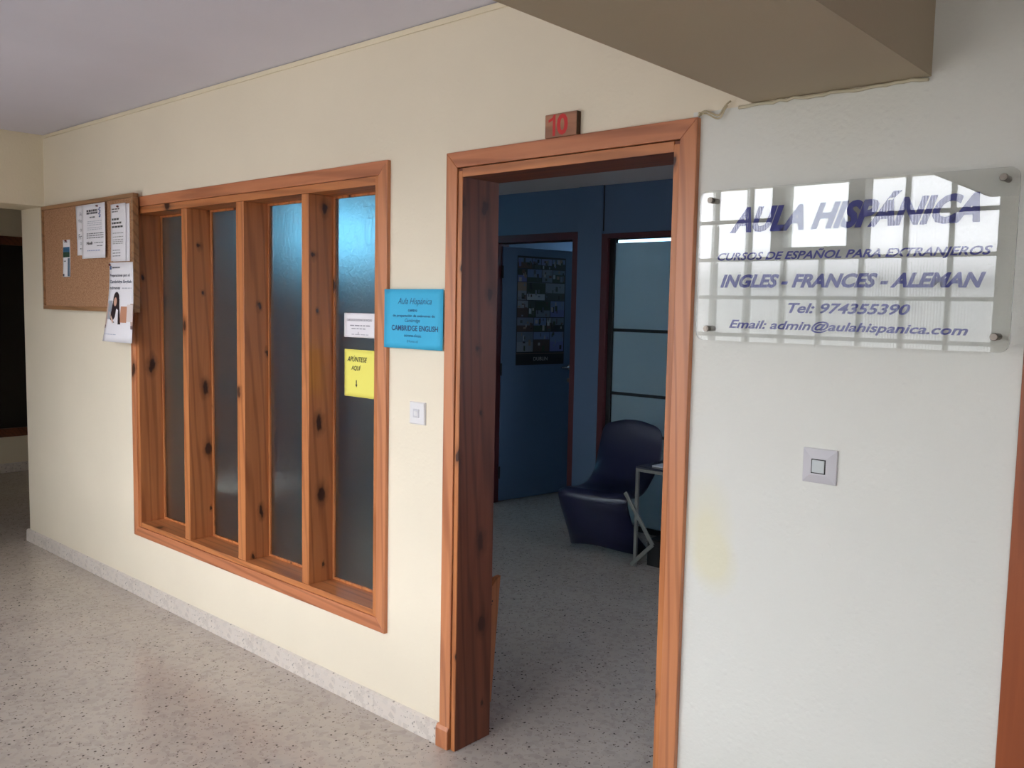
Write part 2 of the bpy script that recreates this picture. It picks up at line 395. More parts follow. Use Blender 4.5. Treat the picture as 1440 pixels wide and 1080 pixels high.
# shadow-gap strip under the ceiling and the rough joint under the beam
box('trim_1', M['cream'], -3.58, 1.135, -.008, -.001, 2.574, 2.594, struct=True, bevel=.002)
b = MB(); pts = []
for i in range(26):
    x = 1.10+i*.019; pts.append((x, -.006-random.uniform(0, .004), 2.145+random.uniform(-.004, .003)))
b.tube(pts, .0042, 6).done('trim_2', M['caulk'], org=(1.1, 0, 2.145), smooth=True, struct=True)

# skirting, with a lip
def skirt(name, pts_len, x0, x1, y, brk=(), struct=True):
    par = empty(name, (x0, y, 0), True)
    xs = [x0, *brk, x1]
    for a, c in zip(xs, xs[1:]):
        MB().prism([(y, 0), (y, .078), (y-.004, .08), (y-.017, .072), (y-.018, 0)], 0, a+.0008, c-.0008).done('skirting_tile', M['base'], par, ((a+c)/2, y, 0))
    return par
skirt('baseboard_north', 0, -3.975, -.0135, 0, [-3.575+.4*i for i in range(9)])
skirt('baseboard_east', 0, .985, 1.80, 0, [1.385])
box('skirting_return', M['base'], -3.975, -3.955, 0, 1.2, 0, .078, struct=True)
bpy.data.objects['skirting_return'].name = 'trim_3'
box('baseboard_far', M['base'], -6.57, -6.552, YB, 1.2, 0, .085, struct=True, bevel=.003)

# ------------------------------------------------------------------ glass block window (behind the camera, mirrored in the sign)
gw = empty('window_1', (BX0, YB, BZ0), True)
m = MB(); OX0, OX1, OZ0 = .13, .55, 1.896
for i in range(21):
    x = BX0+i*PT
    z1 = OZ0 if OX0+.01 < x < OX1-.01 else 2.30
    m.box(x-.010, x+.010, YB-.055, YB-.030, BZ0, z1)
for k in range(9):
    z = BZ0+k*PT
    if z > 2.30: continue
    if z > OZ0+.01: m.box(BX0, OX0, YB-.054, YB-.031, z-.010, z+.010); m.box(OX1, BX1, YB-.054, YB-.031, z-.010, z+.010)
    else: m.box(BX0, BX1, YB-.054, YB-.031, z-.010, z+.010)
m.done('mortar', M['mortar'], gw, (BX0, YB, BZ0))
def block_mesh():
    b = bmesh.new(); h = .099
    vs0 = []
    for y, k in ((-.008, .082), (0, h), (.07, h), (.078, .082)):
        vs0.append([b.verts.new((sx*k, y, sz*k)) for sx, sz in ((-1, -1), (1, -1), (1, 1), (-1, 1))])
    for q in range(3):
        for k in range(4): b.faces.new((vs0[q][k], vs0[q][(k+1) % 4], vs0[q+1][(k+1) % 4], vs0[q+1][k]))
    b.faces.new(vs0[0][::-1]); b.faces.new(vs0[3]); bmesh.ops.recalc_face_normals(b, faces=b.faces)
    me = bpy.data.meshes.new('glass_block'); b.to_mesh(me); b.free(); me.materials.append(M['block']); return me
bm_ = block_mesh()
for i in range(20):
    for k in range(8):
        x = BX0+(i+.5)*PT; z = BZ0+(k+.5)*PT
        if OX0 < x < OX1 and z > OZ0: continue
        link('glass_block', bm_, gw, (x, YB-.085, z))
gw2 = empty('window_6', (2.21, YB, BZ0), True); m = MB()  # unseen window added to brighten the right end of the corridor
for i in range(5): m.box(2.21+i*PT-.010, 2.21+i*PT+.010, YB-.055, YB-.030, BZ0, 2.30)
for k in range(8): m.box(2.21, 3.05, YB-.054, YB-.031, BZ0+k*PT-.010, BZ0+k*PT+.010)
m.done('mortar', M['mortar'], gw2, (2.21, YB, BZ0))
for i in range(4):
    for k in range(8): link('glass_block', bm_, gw2, (2.21+(i+.5)*PT, YB-.085, BZ0+(k+.5)*PT))
m = MB()
for a in ((OX0-.055, OX0+.018, OZ0-.0, 2.30), (OX1-.065, OX1+.02, OZ0, 2.30), (OX0+.018, OX1-.065, OZ0, OZ0+.055), (OX0+.018, OX1-.065, 2.282, 2.30)):
    m.box(a[0], a[1], YB-.10, YB+.012, a[2], a[3])
m.done('sash_frame', M['sash'], gw, (OX0, YB, OZ0), bevel=.003)
box('sash_pane', M['clear'], OX0+.018, OX1-.065, YB-.06, YB-.055, OZ0+.055, 2.282, gw)

# ------------------------------------------------------------------ wooden mullioned window in the corridor wall
wn = empty('window_2', (WX0, 0, WZ0), True)
CW, IN = .052, .078         # casing width, to the inner strip's edge
cy0, cy1 = -.016, .004
def miter_v(par, name, mat, x0, x1, z0, z1, side, ya, yb, top=True, bot=True):
    w_ = x1-x0
    if side == 'l': pts = [(x0, z0), (x1, z0+(w_ if bot else 0)), (x1, z1-w_), (x0, z1)]
    else: pts = [(x1, z0), (x1, z1), (x0, z1-w_), (x0, z0+(w_ if bot else 0))]
    MB().prism(pts, 1, ya, yb).done(name, mat, par, (x0, 0, z0), bevel=.0025)
def miter_h(par, name, mat, x0, x1, z0, z1, side, ya, yb):
    w_ = z1-z0
    pts = [(x0, z0), (x1, z0), (x1-w_, z1), (x0+w_, z1)] if side == 'b' else [(x0+w_, z0), (x1-w_, z0), (x1, z1), (x0, z1)]
    MB().prism(pts, 1, ya, yb).done(name, mat, par, (x0, 0, z0), bevel=.0025)
miter_v(wn, 'casing_board', M['wv'], WX0, WX0+CW, WZ0, WZ1, 'l', cy0, cy1)
miter_v(wn, 'casing_board', M['wv'], WX1-CW, WX1, WZ0, WZ1, 'r', cy0, cy1)
miter_h(wn, 'casing_board', M['wh'], WX0, WX1, WZ0, WZ0+CW, 'b', cy0, cy1)
miter_h(wn, 'casing_board', M['wh'], WX0, WX1, WZ1-CW, WZ1, 't', cy0, cy1)
ly0, ly1 = -.010, WT+.008
box('lining_board', M['pv'], WX0+CW+.001, WX0+IN, ly0, ly1, WZ0+CW, WZ1-CW, wn, .0015)
box('lining_board', M['pv'], WX1-IN, WX1-CW-.001, ly0, ly1, WZ0+CW, WZ1-CW, wn, .0015)
box('sill_board', M['ph'], WX0+IN, WX1-IN, ly0, ly1, WZ0+CW+.001, WZ0+IN, wn, .0015)
box('lining_board', M['ph'], WX0+IN, WX1-IN, ly0, ly1, WZ1-IN-.008, WZ1-CW-.001, wn, .0015)
IX0, IX1, IZ0, IZ1 = WX0+IN, WX1-IN, WZ0+IN, WZ1-IN-.008
mull = [(-1.874, -1.822), (-1.378, -1.314), (-.872, -.822)]
for a, c in mull: box('mullion', M['pv'], a, c, -.006, .150, IZ0, IZ1, wn, .002)
xs = [IX0]+[q for p in mull for q in p]+[IX1]
GY = .128
for i in range(4):
    a, c = xs[2*i], xs[2*i+1]
    box('pane', M['frost'], a+.001, c-.001, GY, GY+.006, IZ0+.001, IZ1-.001, wn)
    m = MB(); e = .011
    m.box(a, a+e, GY-.012, GY-.001, IZ0, IZ1).box(c-e, c, GY-.012, GY-.001, IZ0, IZ1).box(a+e, c-e, GY-.012, GY-.001, IZ0, IZ0+e).box(a+e, c-e, GY-.012, GY-.001, IZ1-e, IZ1)
    m.done('glazing_bead', M['pv'], wn, (a, GY, IZ0), bevel=.002)

# ------------------------------------------------------------------ door 10 frame
DX0, DX1, DZ = 0.0, .984, 2.131
dn = empty('door_1', (DX0, 0, 0), True)
CWD, JX0, JX1, JZ = .053, .076, .908, 2.045
miter_v(dn, 'casing_board', M['wv'], DX0, DX0+CWD, .078, DZ, 'l', -.018, .002, bot=False)
miter_v(dn, 'casing_board', M['wv'], DX1-CWD-.001, DX1, 0, DZ, 'r', -.018, .002, bot=False)
miter_h(dn, 'casing_board', M['wh'], DX0, DX1, DZ-CWD, DZ, 't', -.018, .002)
MB().prism([(-.026, 0), (-.026, .070), (-.018, .084), (.002, .084), (.002, 0)], 0, -.012, .050).done('plinth_block', M['wv'], dn, (0, 0, 0), .003)
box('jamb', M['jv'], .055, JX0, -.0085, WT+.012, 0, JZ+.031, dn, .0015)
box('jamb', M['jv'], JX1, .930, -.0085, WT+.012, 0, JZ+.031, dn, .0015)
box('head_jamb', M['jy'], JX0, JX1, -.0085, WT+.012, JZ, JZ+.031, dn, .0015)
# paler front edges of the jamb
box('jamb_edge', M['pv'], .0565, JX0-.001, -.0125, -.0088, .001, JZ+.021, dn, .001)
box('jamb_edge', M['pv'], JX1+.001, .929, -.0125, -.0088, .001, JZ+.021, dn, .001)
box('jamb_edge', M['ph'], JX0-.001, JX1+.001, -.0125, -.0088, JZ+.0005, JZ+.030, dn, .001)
# next door on the right
d2 = empty('door_2', (1.806, 0, 0), True)
box('casing_board', M['woodright'], 1.806, 1.876, -.018, .002, 0, 2.13, d2, .003)
box('casing_board', M['woodright'], 2.56, 2.63, -.018, .002, 0, 2.13, d2, .003)
box('casing_board', M['woodright'], 1.876, 2.56, -.018, .002, 2.06, 2.13, d2, .003)
box('door_leaf', M['woodright'], 1.878, 2.558, .02, .06, .005, 2.058, d2, .002)
m = MB().lathe([(.024, 0), (.024, .006), (.009, .008), (.009, .045)], (1.945, .02, 1.03), (0, -1, 0)); m.tube([(1.945, -.022, 1.03), (2.06, -.022, 1.03)], .009, 10)
m.done('handle', M['chrome'], d2, (1.945, .02, 1.03), smooth=True)

# ------------------------------------------------------------------ far window at the end of the corridor
fw = empty('window_3', (-6.57, 0, .33), True)
FX = -6.57
m = MB()
for a in ((-1.4, -1.32, .33, 2.16), (.98, 1.06, .33, 2.16), (-1.32, .98, .33, .41), (-1.32, .98, 2.08, 2.16)): m.box(FX-.01, FX+.018, a[0], a[1], a[2], a[3])
m.done('casing', M['farwood'], fw, (FX, 0, .33), .003)
for y in (-.80, -.20, .40): box('mullion', M['farwood'], FX-.01, FX+.012, y-.027, y+.027, .41, 2.08, fw, .002)
for a, c in ((-1.32, -.827), (-.773, -.227), (-.173, .373), (.427, .98)): box('pane', M['darkpane'], FX-.01, FX+.002, a, c, .41, 2.08, fw)

w7 = empty('window_7', (-6.8, -2.06, .6), True); box('pane', M['clear'], -6.80, -6.795, -2.14, -1.98, .6, 2.35, w7)
box('window_frame', M['farwood'], -6.83, -6.77, -2.14, -2.125, .6, 2.35, w7)
# ------------------------------------------------------------------ room behind: partition, blue door, glazed door
PY = 3.10
w = MB(); PH = 2.50
w.box(-3.95, -2.69, PY, PY+.1, 0, PH).box(-2.69, -1.82, PY+.0, PY+.1, 2.175, PH).box(-1.60, .3, PY, PY+.1, 2.15, PH).box(.3, 2.0, PY, PY+.1, 0, PH)
w.done('wall_partition', M['blue'], struct=True)
box('trim_4', M['blue'], -1.82, -1.60, PY-.02, PY+.1, 0, PH, struct=True, bevel=.003)
w = MB().box(-4.05, -3.95, 1.3, 2.2, 0, 2.62).box(-4.05, -3.95, 3.0, 6.1, 0, 2.62).box(-4.05, -3.95, 2.2, 3.0, 0, 2.0).box(-4.05, -3.95, 2.2, 3.0, 2.44, 2.62)
w.done('wall_room_west', M['blue'], struct=True)
w = MB().box(2.0, 2.1, WT, 1.05, 0, 2.62).box(2.0, 2.1, 2.35, 6.1, 0, 2.62).box(2.0, 2.1, 1.05, 2.35, 0, 1.05).box(2.0, 2.1, 1.05, 2.35, 2.15, 2.62)
w.done('wall_room_east', M['blue'], struct=True)
w8 = empty('window_8', (2.05, 1.05, 1.05), True); box('pane', M['blind2'], 2.05, 2.055, 1.05, 2.35, 1.05, 2.15, w8)  # unseen window added as fill light for partition, chair and room floor
m = MB().box(1.99, 2.06, 1.05, 1.09, 1.05, 2.15).box(1.99, 2.06, 2.31, 2.35, 1.05, 2.15).box(1.99, 2.06, 1.09, 2.31, 1.05, 1.09).box(1.99, 2.06, 1.09, 2.31, 2.11, 2.15)
m.done('window_frame', M['redwood'], w8, (2.05, 1.05, 1.05), .002)
w = MB().box(-4.05, 2.1, 6.0, 6.1, 0, 2.06).box(-4.05, 2.1, 6.0, 6.1, 2.46, 2.62).box(-4.05, -3.9, 6.0, 6.1, 2.06, 2.46).box(0, 2.1, 6.0, 6.1, 2.06, 2.46)
w.done('wall_room_north', M['blue'], struct=True)
for x in (-1.822, -1.598): box('trim_5', M['black'], x-.004, x+.004, PY-.008, PY+.001, 2.17, 2.5, struct=True)
w4 = empty('window_4', (-3.99, 2.2, 2.0), True)
box('pane', M['blind'], -4.01, -4.005, 2.2, 3.0, 2.0, 2.44, w4)
m = MB().box(-4.0, -3.94, 2.2, 2.23, 2.0, 2.44).box(-4.0, -3.94, 2.97, 3.0, 2.0, 2.44).box(-4.0, -3.94, 2.23, 2.97, 2.0, 2.03).box(-4.0, -3.94, 2.23, 2.97, 2.41, 2.44)
m.done('window_frame', M['redwood'], w4, (-3.99, 2.2, 2.0), .002)
w5 = empty('window_5', (-3.9, 6.05, 2.06), True)
box('pane', M['blind3'], -3.9, 0, 6.04, 6.045, 2.06, 2.46, w5)
m = MB().box(-3.9, 0, 5.99, 6.05, 2.06, 2.09).box(-3.9, 0, 5.99, 6.05, 2.43, 2.46)
for x in (-3.9, -2.6, -1.3, -.03): m.box(x, x+.03, 5.99, 6.05, 2.09, 2.43)
m.done('window_frame', M['redwood'], w5, (-3.9, 6.05, 2.06), .002)
# frame and leaf of the blue door
d3 = empty('door_3', (-2.69, PY, 0), True)
for a in ((-2.69, -2.622, 0, 2.175), (-1.868, -1.82, 0, 2.175)): box('door_jamb', M['redwood'], a[0], a[1], PY-.02, PY+.115, a[2], a[3], d3, .003)
box('door_head', M['redwood'], -2.622, -1.868, PY-.02, PY+.115, 2.115, 2.175, d3, .003)
LA = math.radians(80.5); LH = Vector((-2.612, PY+.03, 0)); LW = .80
lf = empty('blue_door', LH); lf.rotation_euler.z = LA; tag(lf, 'blue painted door standing open with a city poster on it', 'door')
def local(name, mat, parent, *bx, bevel=0):
    o = MB().box(*bx).done(name, mat, None, (0, 0, 0), bevel); o.parent = parent; return o
local('door_leaf', M['leaf'], lf, 0, LW, 0, .04, .01, 2.095, bevel=.003)
for z in (.25, 1.10, 1.89):
    o = MB().tube([(-.006, -.006, z-.05), (-.006, -.006, z+.05)], .009, 8).done('hinge', M['black'], None, smooth=True); o.parent = lf
m = MB().lathe([(.022, 0), (.022, .006), (.008, .008), (.008, .04)], (LW-.055, 0, 1.10), (0, -1, 0)); m.tube([(LW-.055, -.036, 1.10), (LW-.17, -.036, 1.10)], .008, 8)
o = m.done('door_handle', M['chrome'], None, smooth=True); o.parent = lf
o = MB().lathe([(.018, 0), (.018, .004), (.006, .005)], (LW-.055, 0, .985), (0, -1, 0)).done('lock_rosette', M['steel'], None, smooth=True); o.parent = lf
# poster on the leaf
ps = empty('city_poster', LH+Vector((math.cos(LA)*.15, math.sin(LA)*.15, 1.13))-Vector((-math.sin(LA), math.cos(LA), 0))*-.0); ps.rotation_euler.z = LA
tag(ps, 'dark photo collage poster headed DUBLIN on the blue door', 'poster')
o = MB().box(0, .53, -.0025, -.0008, 0, .90).done('poster_sheet', M['black'], None); o.parent = ps
P = Print(); yy = -.0032; pal = [(150, 160, 172), (120, 104, 92), (70, 80, 92), (44, 58, 40), (96, 104, 120), (30, 32, 40), (84, 62, 50), (56, 66, 60), (112, 120, 130), (92, 98, 150), (40, 44, 34), (66, 50, 44)]
rows = [(.80, .885, (0, .15, .25, .37, .52)), (.69, .795, (0, .10, .26, .38, .52)), (.54, .685, (0, .10, .30, .52)), (.40, .535, (0, .12, .20, .36, .52)), (.28, .395, (0, .18, .32, .38, .52)), (.11, .275, (0, .18, .36, .52))]
for z0, z1, xs_ in rows:
    for a, c in zip(xs_, xs_[1:]):
        c1 = random.choice(pal); sky_ = random.choice([(96, 112, 150), (110, 118, 160), (88, 100, 116)])
        zm = z0+(z1-z0)*random.uniform(.35, .65)
        P.rect(a+.006, c, z0, z1, yy, c1); P.rect(a+.006, c, zm, z1-.001, yy-.0002, sky_ if random.random() < .5 else random.choice(pal))
        for _ in range(7):
            w_ = random.uniform(.008, .03); x = random.uniform(a+.006, c-w_); h_ = random.uniform(.012, .05)
            zz = random.uniform(z0, z1-h_); P.rect(x, x+w_, zz, zz+h_, yy-.0003-.00002*_, random.choice(pal+[(140, 140, 140), (20, 20, 22)]))
P.rect(.0, .53, .092, .097, yy, (110, 90, 76)); P.text('DUBLIN', .19, .345, .035, .065, yy, (170, 165, 160))
o = P.done('photo_print', None, (0, 0, 0)); o.parent = ps; o['kind'] = 'stuff'

# glazed door right of the pilaster
d4 = empty('door_4', (-1.60, PY, 0), True)
for a in ((-1.60, -1.545, 0, 2.15), (-.62, -.565, 0, 2.15)): box('door_jamb', M['redwood'], a[0], a[1], PY-.02, PY+.115, a[2], a[3], d4, .003)
box('door_head', M['redwood'], -1.545, -.62, PY-.02, PY+.115, 2.112, 2.15, d4, .003)
m = MB()
for a in ((-1.545, -1.505, .01, 2.112), (-.66, -.62, .01, 2.112)): m.box(a[0], a[1], PY+.01, PY+.05, a[2], a[3])
m.box(-1.505, -.66, PY+.01, PY+.05, .01, .05)
m.done('door_stile', M['black'], d4, (-1.545, PY, 0), .002)
box('door_pane', M['clear'], -1.505, -.66, PY+.028, PY+.034, .05, 2.112, d4)
for z0, z1 in ((.05, .70), (.722, .985), (1.008, 1.445), (1.468, 2.083)): box('frosted_film', M['film'], -1.502, -.663, PY+.024, PY+.0265, z0, z1, d4)
for z in (.711, .997, 1.457): box('glazing_bar', M['black'], -1.505, -.66, PY+.016, PY+.023, z-.010, z+.010, d4)
w = MB().box(-.565, .3, PY, PY+.1, 0, 2.15); w.done('wall_partition_east', M['blue'], struct=True)

# ------------------------------------------------------------------ things on the corridor wall
# cork board
by0, by1 = -.055, -.024
cb = empty('cork_board', (-2.89, by1, 1.54)); tag(cb, 'cork notice board in a thin wooden frame with papers pinned up', 'notice board')
BXa, BXb, BZa, BZb = -3.49, -2.282, 1.540, 2.155
box('cork_sheet', M['cork'], BXa+.02, BXb-.02, by0+.010, by1-.004, BZa+.02, BZb-.02, cb)
for a in ((BXa, BXb, BZb-.022, BZb), (BXa, BXb, BZa, BZa+.022)): box('frame_rail', M['boardwood'], a[0], a[1], by0, by1, a[2], a[3], cb, .002)
for a in ((BXa, BXa+.020), (BXb-.022, BXb)): box('frame_rail', M['boardwood'], a[0], a[1], by0, by1, BZa+.022, BZb-.022, cb, .002)
for x in (-3.3, -2.5): box('wall_bracket', M['black'], x-.02, x+.02, by1, -.001, 1.9, 1.94, cb)

def sheet(name, mat, x0, x1, z0, z1, y, curl=.006, tilt=0, flare=0, parent=None, nx=8, nz=10, drop=None):
    """paper sheet with a soft curl towards the room"""
    b = bmesh.new(); g = []
    for i in range(nx+1):
        row = []
        for k in range(nz+1):
            s, t = i/nx, k/nz; x = x0+(x1-x0)*s - flare*(1-t)**2*(1-s) ; z = z0+(z1-z0)*t
            yy_ = y - curl*(1-t)**2 - curl*.4*math.sin(PI*s*1.3)*(1-t)
            if drop: yy_ += drop(t)
            row.append(b.verts.new((x+tilt*(1-t), yy_, z)))
        g.append(row)
    for i in range(nx):
        for k in range(nz): b.faces.new((g[i][k], g[i+1][k], g[i+1][k+1], g[i][k+1]))
    m_ = MB(); m_.b.free(); m_.b = b
    o = m_.done(name, mat, parent, ((x0+x1)/2, y, z0), smooth=True)
    md = o.modifiers.new('thick', 'SOLIDIFY'); md.thickness = .0006; md.offset = 1
    return o
yb = by0+.009
GR = (110, 112, 120)
def on_sheet(P, fn):
    P.v = [fn(v) for v in P.v]
def mk_paper(nm, x0, x1, z0, z1, y, label, draw, tilt=0, curl=.004, flare=0, group=None, cat='paper', mat='paper', pins=()):
    t = empty(nm, ((x0+x1)/2, y, z0)); tag(t, label, cat, group)
    sheet('sheet', M[mat], x0, x1, z0, z1, y, curl, tilt, flare, t)
    P = Print(); draw(P, y-.0007)
    def fn(v):
        x, yv, z = v; s = (x-x0)/(x1-x0); t_ = (z-z0)/(z1-z0)
        return (x-flare*(1-t_)**2*(1-s)+tilt*(1-t_), yv-curl*(1-t_)**2-curl*.4*math.sin(PI*s*1.3)*(1-t_)-.0009, z)
    P2 = Print(); P2.v = [fn(v) for v in P.v]; P2.f = P.f; P2.c = P.c
    if P2.f: P2.done('print', t, ((x0+x1)/2, y, z0))['kind'] = 'stuff'
    for px, pz in pins:
        MB().lathe([(.005, 0), (.006, .003), (.003, .007), (.004, .010), (.001, .011)], (px, y-.001, pz), (0, -1, 0), 8).done('pin', M['pin'], t, (px, y, pz), smooth=True)
    return t
def dA(P, y):
    P.text('Aula', -2.955, -2.89, 2.07, 2.095, y, (150, 140, 160)); P.text('Hispana', -2.975, -2.885, 2.03, 2.055, y, (140, 140, 150))
    P.text('clases', -2.955, -2.89, 1.985, 2.005, y, GR); P.text('Fran', -2.975, -2.89, 1.94, 1.97, y, (60, 60, 80)); P.text('curso', -2.955, -2.89, 1.91, 1.925, y, GR); P.line(-2.96, -2.89, 1.885, .006, y, GR)
def dB(P, y):
    for z, h in ((2.085, .011), (2.072, .010)): P.line(-2.83, -2.69, z, h, y, (60, 62, 74))
    P.line(-2.79, -2.72, 2.05, .008, y, GR)
    for a in range(7): P.rect(-2.675+.006*math.sin(a*2.2), -2.655+.006*math.sin(a*2.2), 2.05+a*.008, 2.056+a*.008, y, (70, 90, 150))
    for z in (2.03, 2.02, 2.01, 1.995, 1.985): P.line(-2.82, -2.64, z, .004, y, (190, 192, 204))
    for z in (1.963, 1.952, 1.940): P.line(-2.83, -2.62, z, .005, y, GR)
    P.text('Noli', -2.83, -2.755, 1.905, 1.922, y, (50, 50, 60), bold=.04); P.line(-2.73, -2.62, 1.912, .004, y, GR); P.line(-2.70, -2.63, 1.895, .004, y, GR); P.line(-2.82, -2.66, 1.870, .005, y, (150, 160, 200))
def dC(P, y):
    P.line(-2.53, -2.44, 2.08, .007, y, (90, 90, 90)); P.line(-2.53, -2.46, 2.067, .006, y, GR)
    for z, a in ((2.025, -2.44), (2.005, -2.42), (1.985, -2.40)): P.line(-2.53, a, z, .010, y, (80, 82, 84))
    for z in (1.955, 1.935, 1.92, 1.91, 1.90): P.line(-2.52, -2.40, z, .004, y, (150, 150, 150))
    for z in (1.865, 1.85, 1.835): P.line(-2.52, -2.43, z, .004, y, GR)
def dE(P, y):
    P.rect(-3.19, -3.10, 1.86, 1.905, y, (60, 104, 140)); P.rect(-3.19, -3.10, 1.845, 1.875, y-.0002, (46, 76, 60)); P.rect(-3.125, -3.10, 1.735, 1.84, y, (90, 110, 130)); P.rect(-3.19, -3.17, 1.735, 1.75, y, (40, 50, 70))
    P.line(-3.17, -3.13, 1.93, .006, y, GR); P.line(-3.18, -3.14, 1.82, .006, y, GR)
def dD(P, y):
    P.rect(-2.55, -2.53, 1.765, 1.785, y, (90, 110, 150)); P.line(-2.52, -2.43, 1.772, .007, y, GR)
    P.text('Preparaciones para el', -2.545, -2.32, 1.722, 1.742, y, (96, 98, 112), bold=.02)
    P.text('Cambridge English', -2.545, -2.30, 1.688, 1.709, y, (86, 96, 116), bold=.02)
    P.text('exámenes', -2.545, -2.42, 1.660, 1.676, y, (86, 88, 100), bold=.02); P.line(-2.40, -2.30, 1.663, .006, y, (190, 190, 200))
    P.rect(-2.557, -2.282, 1.468, 1.585, y, (196, 168, 156)); P.rect(-2.54, -2.50, 1.50, 1.60, y-.0002, (160, 166, 178))
    P.rect(-2.40, -2.34, 1.485, 1.57, y-.0002, (196, 140, 112)); P.rect(-2.34, -2.285, 1.49, 1.58, y-.0002, (226, 214, 212)); P.rect(-2.557, -2.282, 1.452, 1.470, y-.0001, (120, 96, 96))
    hair = [(-2.455+.034*math.cos(a)*(1.0 if math.sin(a) > 0 else .9), 1.605+.042*math.sin(a)) for a in [2*PI*k/16 for k in range(16)]]
    P.poly(hair, y-.0004, (40, 26, 32)); P.poly([(-2.49, 1.60), (-2.505, 1.50), (-2.44, 1.475), (-2.39, 1.475), (-2.415, 1.56), (-2.42, 1.61)], y-.00045, (44, 30, 38))
    P.poly([(-2.462+.017*math.cos(a), 1.594+.024*math.sin(a)) for a in [2*PI*k/14 for k in range(14)]], y-.0006, (214, 168, 148))
    P.poly([(-2.445, 1.558), (-2.425, 1.55), (-2.415, 1.475), (-2.455, 1.468)], y-.0007, (236, 232, 238))
    P.poly([(-2.53, 1.54), (-2.52, 1.54), (-2.46, 1.49), (-2.47, 1.478)], y-.0007, (222, 186, 172))
    P.line(-2.55, -2.42, 1.418, .004, y, (180, 184, 204))
mk_paper('pinned_notice', -3.005, -2.80, 1.851, 2.129, yb-.0005, 'white sheet pinned partly behind another, left of the middle of the board', dA, pins=[(-2.86, 2.120)], tilt=.02)
mk_paper('pinned_notice', -2.895, -2.60, 1.830, 2.127, yb-.012, 'large white notice overlapping another sheet at the top of the cork board', dB, pins=[(-2.69, 2.112)])
mk_paper('pinned_notice', -2.53, -2.338, 1.808, 2.106, yb, 'bottom sheet peeking out from the grey typed notice on cork board', lambda P, y: None)
mk_paper('pinned_notice', -2.546, -2.372, 1.810, 2.110, yb-.005, 'narrow greyish typed notice at the top right of the cork board', dC, pins=[(-2.455, 2.095)])
mk_paper('pinned_flyer', -2.557, -2.284, 1.380, 1.802, yb-.012, 'white flyer with dark-haired woman photo hanging over the board bottom edge', dD, curl=.02, flare=.06, cat='flyer', pins=[(-2.545, 1.79)])
mk_paper('pinned_leaflet', -3.195, -3.095, 1.732, 1.946, yb, 'small narrow leaflet with blue green picture alone on cork board left', dE, cat='leaflet', pins=[(-3.145, 1.94)])

# cards taped to the glass
def dW(P, y):
    P.text('CURSOS DE IDIOMAS DE INGLES', -.722, -.56, 1.536, 1.545, y, (110, 106, 122)); P.line(-.70, -.565, 1.516, .004, y, (140, 138, 150)); P.line(-.69, -.60, 1.503, .004, y, (160, 158, 170)); P.line(-.69, -.58, 1.480, .003, y, (180, 178, 190)); P.rect(-.648, -.644, 1.482, 1.492, y, (160, 158, 166))
mk_paper('white_card', -.741, -.528, 1.469, 1.569, GY-.0135, 'small white printed card stuck on the frosted glass above yellow sheet', dW, curl=.0, cat='card')
def dY(P, y):
    P.text('APÚNTESE', -.718, -.588, 1.368, 1.394, y, (44, 44, 40), shear=.35, bold=.005); P.text('AQUÍ', -.692, -.628, 1.330, 1.356, y, (44, 44, 40), shear=.3, bold=.005)
    P.rect(-.6595, -.6545, 1.272, 1.292, y, (30, 30, 30)); P.poly([(-.664, 1.274), (-.657, 1.262), (-.650, 1.274)], y, (30, 30, 30))
mk_paper('yellow_sheet', -.738, -.528, 1.222, 1.419, GY-.0135, 'yellow handwritten sign-up sheet with a down arrow on frosted glass', dY, curl=.0, cat='sign', mat='yellowpaper')
BI = (24, 92, 140)
def dBl(P, y):
    P.text('Aula Hispánica', -.245, -.062, 1.602, 1.632, y, BI, shear=.35); P.text('centro', -.188, -.138, 1.582, 1.592, y, BI, bold=.02)
    P.text('de preparación de exámenes de', -.272, -.045, 1.560, 1.572, y, BI, bold=.02); P.text('Cambridge', -.205, -.122, 1.540, 1.557, y, BI, shear=.3)
    P.text('CAMBRIDGE ENGLISH', -.278, -.028, 1.512, 1.532, y, (20, 74, 122), bold=.02); P.text('exámenes oficiales', -.208, -.115, 1.490, 1.501, y, BI); P.text('(Huesca)', -.192, -.132, 1.468, 1.479, y, BI)
mk_paper('blue_sheet', -.322, -.004, 1.447, 1.664, -.0195, 'bright blue course sign taped between the wooden window and the door frame', dBl, curl=.001, cat='sign', mat='bluepaper')

# bell push
t = empty('bell_push', (-.150, -.001, 1.172)); tag(t, 'small white square push button under the blue sign', 'switch')
m = MB(); 
def plate(m, cx, cz, h, d, top):
    v = [[m.b.verts.new((cx+sx*k, y, cz+sz*k)) for sx, sz in ((-1, -1), (1, -1), (1, 1), (-1, 1))] for k, y in ((h, 0), (h, -d*.45), (top, -d))]
    for q in range(2):
        for k in range(4): m.b.faces.new((v[q][k], v[q][(k+1) % 4], v[q+1][(k+1) % 4], v[q+1][k]))
    m.b.faces.new(v[0][::-1]); m.b.faces.new(v[2]); return m
plate(m, -.148, 1.211, .0415, .010, .038).done('switch_plate', M['plastic'], t, (-.15, 0, 1.172), .0012)
plate(MB(), -.150, 1.211, .017, .0135, .015).done('button_surround', M['gap'] if False else M['greyplastic'], t, (-.15, 0, 1.172), .001)
plate(MB(), -.150, 1.211, .010, .016, .008).done('push_button', M['plastic'], t, (-.15, 0, 1.172), .001)
# light switch
t = empty('light_switch', (1.365, -.001, 1.175)); tag(t, 'square silver-white wall switch on the white wall below acrylic sign', 'switch')
plate(MB(), 1.365, 1.219, .044, .014, .022).done('switch_plate', M['greyplastic'], t, (1.365, 0, 1.175), .0015)
box('rocker_gap', M['gap'], 1.3465, 1.3835, -.0150, -.0130, 1.2005, 1.2375, t)
box('rocker', M['rocker'], 1.349, 1.381, -.0175, -.0140, 1.203, 1.235, t, .0015)

